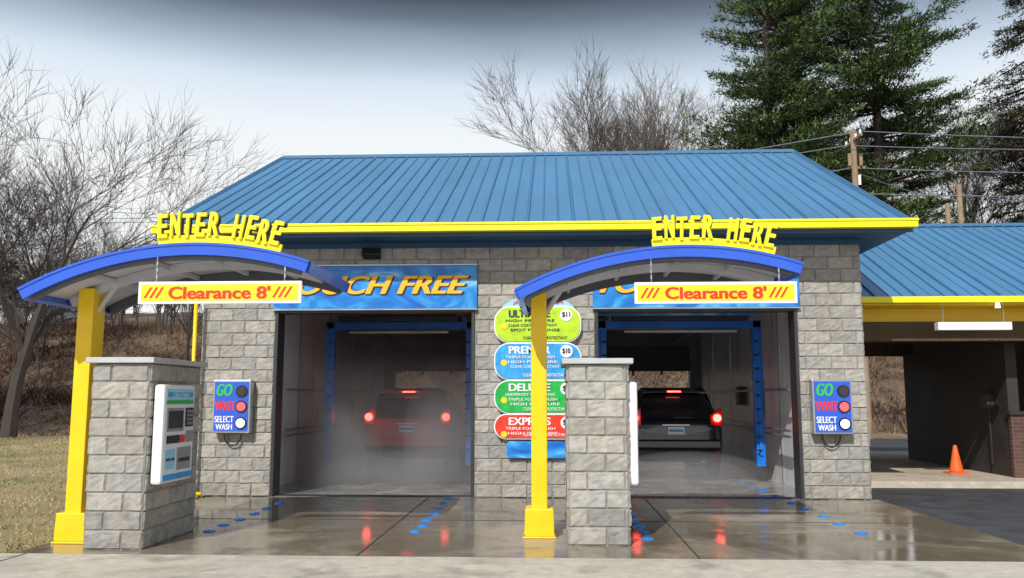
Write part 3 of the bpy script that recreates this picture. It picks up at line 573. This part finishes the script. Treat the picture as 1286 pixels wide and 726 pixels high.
# ---------------------------------------------------------------- vehicles
M['carred']=pmat('red_car_paint',(.72,.02,.03),.3,var=.03,coat=.5); M['carblk']=pmat('black_car_paint',(.012,.013,.016),.2,var=.03,coat=.9)
def suv(name,cx,y0,paint,hs=1.0):
    e=emp(name,(cx,y0+2.2,0)); st=[(0,.82,.46,.98,1.0,.76),(.05,.89,.38,1.06,1.12,.76),(.16,.915,.32,1.09,1.38,.72),(.30,.92,.31,1.10,1.62,.66),(.5,.93,.3,1.10,1.71,.66),(1.6,.93,.3,1.08,1.76,.67),(2.4,.93,.3,1.05,1.72,.66),(2.95,.93,.3,1.03,1.42,.64),(3.4,.92,.3,1.02,1.07,.78),(4.1,.9,.32,.92,.95,.72),(4.4,.84,.36,.8,.82,.66),(4.5,.7,.42,.66,.68,.6)]
    V=[];F=[]
    for (y,w,zb,zt,top,wr) in st:
        h=[(.0,zb),(w*.9,zb),(w,zb+.16),(w,zt-.12),(w*.965,zt),(wr,top-.06),(wr-.14,top),(0,top+.012)]
        ring=[(cx+a,y0+y,b) for a,b in h]+[(cx-a,y0+y,b) for a,b in h[-2:0:-1]]; V+=ring
    n=14
    for i in range(len(st)-1):
        for q in range(n): F.append((i*n+q,i*n+(q+1)%n,(i+1)*n+(q+1)%n,(i+1)*n+q))
    F.append(tuple(range(n))[::-1]); F.append(tuple(range((len(st)-1)*n,len(st)*n)))
    me=bpy.data.meshes.new('body'); me.from_pydata(V,[],F); me.materials.append(M[paint]); me.polygons.foreach_set('use_smooth',[True]*len(F)); o=bpy.data.objects.new('body',me); link(o,e)
    s=o.modifiers.new('s','SUBSURF'); s.levels=2; s.render_levels=2
    w=MB(); w.poly([(cx-.70,y0+.02,1.14),(cx+.70,y0+.02,1.14),(cx+.74,y0+.045,1.22),(cx+.60,y0+.245,1.61),(cx-.60,y0+.245,1.61),(cx-.74,y0+.045,1.22)],'glass')
    for s_ in(-1,1):
        for ya,yb in((.55,1.3),(1.36,2.15),(2.2,2.75)):
            w.poly([(cx+s_*.915,y0+ya,1.13),(cx+s_*.915,y0+yb,1.11),(cx+s_*.70,y0+yb-.05,1.63 if yb<2.5 else 1.45),(cx+s_*.70,y0+ya+.05,1.65)],'glass')
    w.obj('windows',e)
    w=MB(); w.hexa([(cx-.62,y0+.16,1.66),(cx+.62,y0+.16,1.66),(cx+.64,y0+.5,1.72),(cx-.64,y0+.5,1.72),(cx-.60,y0+.18,1.70),(cx+.60,y0+.18,1.70),(cx+.62,y0+.5,1.76),(cx-.62,y0+.5,1.76)],paint); w.obj('spoiler',e,bevel=.01)
    w=MB(); w.box(cx-.84,cx+.84,y0-.09,y0+.2,.36,.58,'black'); w.box(cx-.86,cx+.86,y0-.06,y0+.2,.585,.76,paint); w.obj('bumper',e,bevel=.035)
    w=MB(); w.box(cx-.16,cx+.16,y0-.03,y0-.018,.86,1.0,'white'); w.box(cx-.26,cx+.26,y0-.022,y0,1.02,1.05,'galv'); w.box(cx-.14,cx+.14,y0-.034,y0-.03,.905,.955,'menublue')
    w.box(cx-.01,cx+.3,y0+.0,y0+.02,1.17,1.185,'black'); w.tube([(cx+.5,y0-.05,.36),(cx+.5,y0+.2,.36)],.035,10,'galv'); 
    w.obj('plate_and_trim',e)
    for s_ in(-1,1):
        w=MB(); x0_,x1_=(cx+s_*.66,cx+s_*.90) if s_>0 else (cx-.90,cx-.66)
        w.hexa([(x0_,y0-.03,1.03),(x1_,y0+.0,1.0),(x1_,y0+.2,1.0),(x0_,y0+.1,1.03),(x0_,y0+.0,1.22),(x1_-.02*(s_>0),y0+.05,1.38),(x1_,y0+.2,1.38),(x0_,y0+.12,1.22)],'lensred'); w.obj('tail_lamp',e,bevel=.015)
        w=MB(); xm=cx+s_*.79; w.tube([(xm,y0-.045,1.17),(xm,y0+.05,1.17)],.075,14,'lampred'); w.obj('brake_lamp',e)
        w=MB(); w.box(cx+s_*.78-.05,cx+s_*.78+.05,y0-.1,y0-.08,.5,.54,'lensred'); w.obj('reflector',e)
        w=MB(); w.box(cx+s_*1.0-.09,cx+s_*1.0+.09,y0+2.5,y0+2.6,1.08,1.24,paint); w.obj('mirror',e,bevel=.03)
        for yy in(.78,3.55):
            w=MB(); xa=cx+s_*.70; xb=cx+s_*.92; w.tube([(xa,y0+yy,.34),(xa+.02*s_,y0+yy,.34),(xb-.02*s_,y0+yy,.34),(xb,y0+yy,.34)],[.31,.34,.34,.31],26,'tire'); w.tube([(xb,y0+yy,.34),(xb+.008*s_,y0+yy,.34)],.21,20,'galv'); w.obj('wheel',e,smooth=False)
    w=MB(); w.box(cx-.13,cx+.13,y0+.135,y0+.165,1.665,1.69,'lampred'); w.obj('high_brake_lamp',e)
suv('red_suv',-2.95,17.6,'carred'); suv('black_suv',2.38,16.9,'carblk')
# ---------------------------------------------------------------- mist
def vol(name,d):
    m=bpy.data.materials.new(name); m.use_nodes=True; t=m.node_tree; t.nodes.remove(t.nodes['Principled BSDF']); v=nd(t,'ShaderNodeVolumePrincipled'); v.inputs['Density'].default_value=d; v.inputs['Color'].default_value=(.97,.98,1,1); v.inputs['Anisotropy'].default_value=.0
    t.links.new(v.outputs[0],t.nodes['Material Output'].inputs['Volume']); return m
M['mist1']=vol('spray_mist',.17); M['mist2']=vol('spray_jet',.22); M['mist3']=vol('spray_haze',.11)
import bmesh
def blob(par,loc,s,k,fs=(.5,.8,1.1),tilt=0):
    for f in fs:
        b=bmesh.new(); bmesh.ops.create_icosphere(b,subdivisions=3,radius=f); me=bpy.data.meshes.new('cloud'); b.to_mesh(me); b.free(); me.materials.append(M[k]); me.polygons.foreach_set('use_smooth',[True]*len(me.polygons)); o=bpy.data.objects.new('cloud',me); o.location=loc; o.scale=s; o.rotation_euler=(0,tilt,0); link(o,par)
e=emp('water_mist',(-2.9,17,1)); blob(e,(-1.95,15.9,.8),(.7,1.2,1.4),'mist1'); blob(e,(-3.9,15.9,.6),(.7,1.1,1.0),'mist1'); blob(e,(-2.9,15.6,.2),(1.6,1.0,.38),'mist1')
for x,z,tl in((-1.85,2.2,.25),(-2.15,2.1,-.3),(-3.95,1.8,-.25),(-2.6,2.5,.5)): blob(e,(x,16.0,z),(.14,.2,.75),'mist2',(.6,1.0),tl)
w=MB(); w.box(-4.78,-.97,14.5,24,.01,3.08,'mist3'); w.obj('haze',e)
e=emp('water_mist',(2.3,17,1)); blob(e,(2.4,15.7,.15),(1.4,1.1,.42),'mist1')
# ---------------------------------------------------------------- utility poles & wires
def pole(x,y,H,arm=True):
    e=emp('utility_pole',(x,y,0)); w=MB(); w.tube([(x,y,-.1),(x,y,H)],[.16,.11],10,'wood')
    if arm:
        w.box(x-.05,x+.05,y-.9,y+.9,H-.5,H-.4,'wood'); w.box(x-.25,x+.4,y-.06,y+.06,H-1.6,H-1.5,'wood')
        for dy in(-.8,-.3,.3,.8): w.tube([(x,y+dy,H-.4),(x,y+dy,H-.24)],.045,8,'white')
        for q in(-.22,.22): w.tube([(x+q,y-.12,H-1.5),(x+q,y-.12,H-1.0)],.07,10,'wood')
        w.tube([(x+.1,y-.2,H-1.9),(x+.1,y-.2,H-2.3)],.06,8,'white')
    w.obj('pole',e); return e
pole(12.1,34,12.2); pole(18.0,38,10.9,False); pole(18.6,40.5,10.6,False)
def wire(w,a,b,sag):
    a=Vector(a);b=Vector(b); w.tube([a.lerp(b,i/14)-Vector((0,0,sag*4*(i/14)*(1-i/14))) for i in range(15)],.02,4,'galv',cap=False)
w=MB()
for dz,dy in((0,-.8),(-.1,.8),(-1.2,.2)):
    wire(w,(12.1,34+dy,11.9+dz),(45,36,12.6+dz),.5); wire(w,(12.1,34+dy,11.9+dz),(-46,60,15.0+dz*1.5),1.6)
wire(w,(12.1,34,9.6),(40,30,9),.4); wire(w,(18,38,10.5),(46,40,9.5),.8); wire(w,(12.1,34,10.5),(18,38,10.2),.2)
w.obj('overhead_wires')
e=emp('white_house',(-50,78,9)); w=MB(); hz=hgt(-50,78)-.5
w.box(-58,-47,76,84,hz,hz+3,'white'); w.hexa([(-58.5,75.5,hz+3),(-46.5,75.5,hz+3),(-46.5,84.5,hz+3),(-58.5,84.5,hz+3),(-58.5,79.9,hz+5.2),(-46.5,79.9,hz+5.2),(-46.5,80.1,hz+5.2),(-58.5,80.1,hz+5.2)],'dark')
for x in(-56,-53,-50): w.box(x,x+1,75.95,76.02,hz+1.2,hz+2.4,'glass')
w.obj('house',e)
print('built')
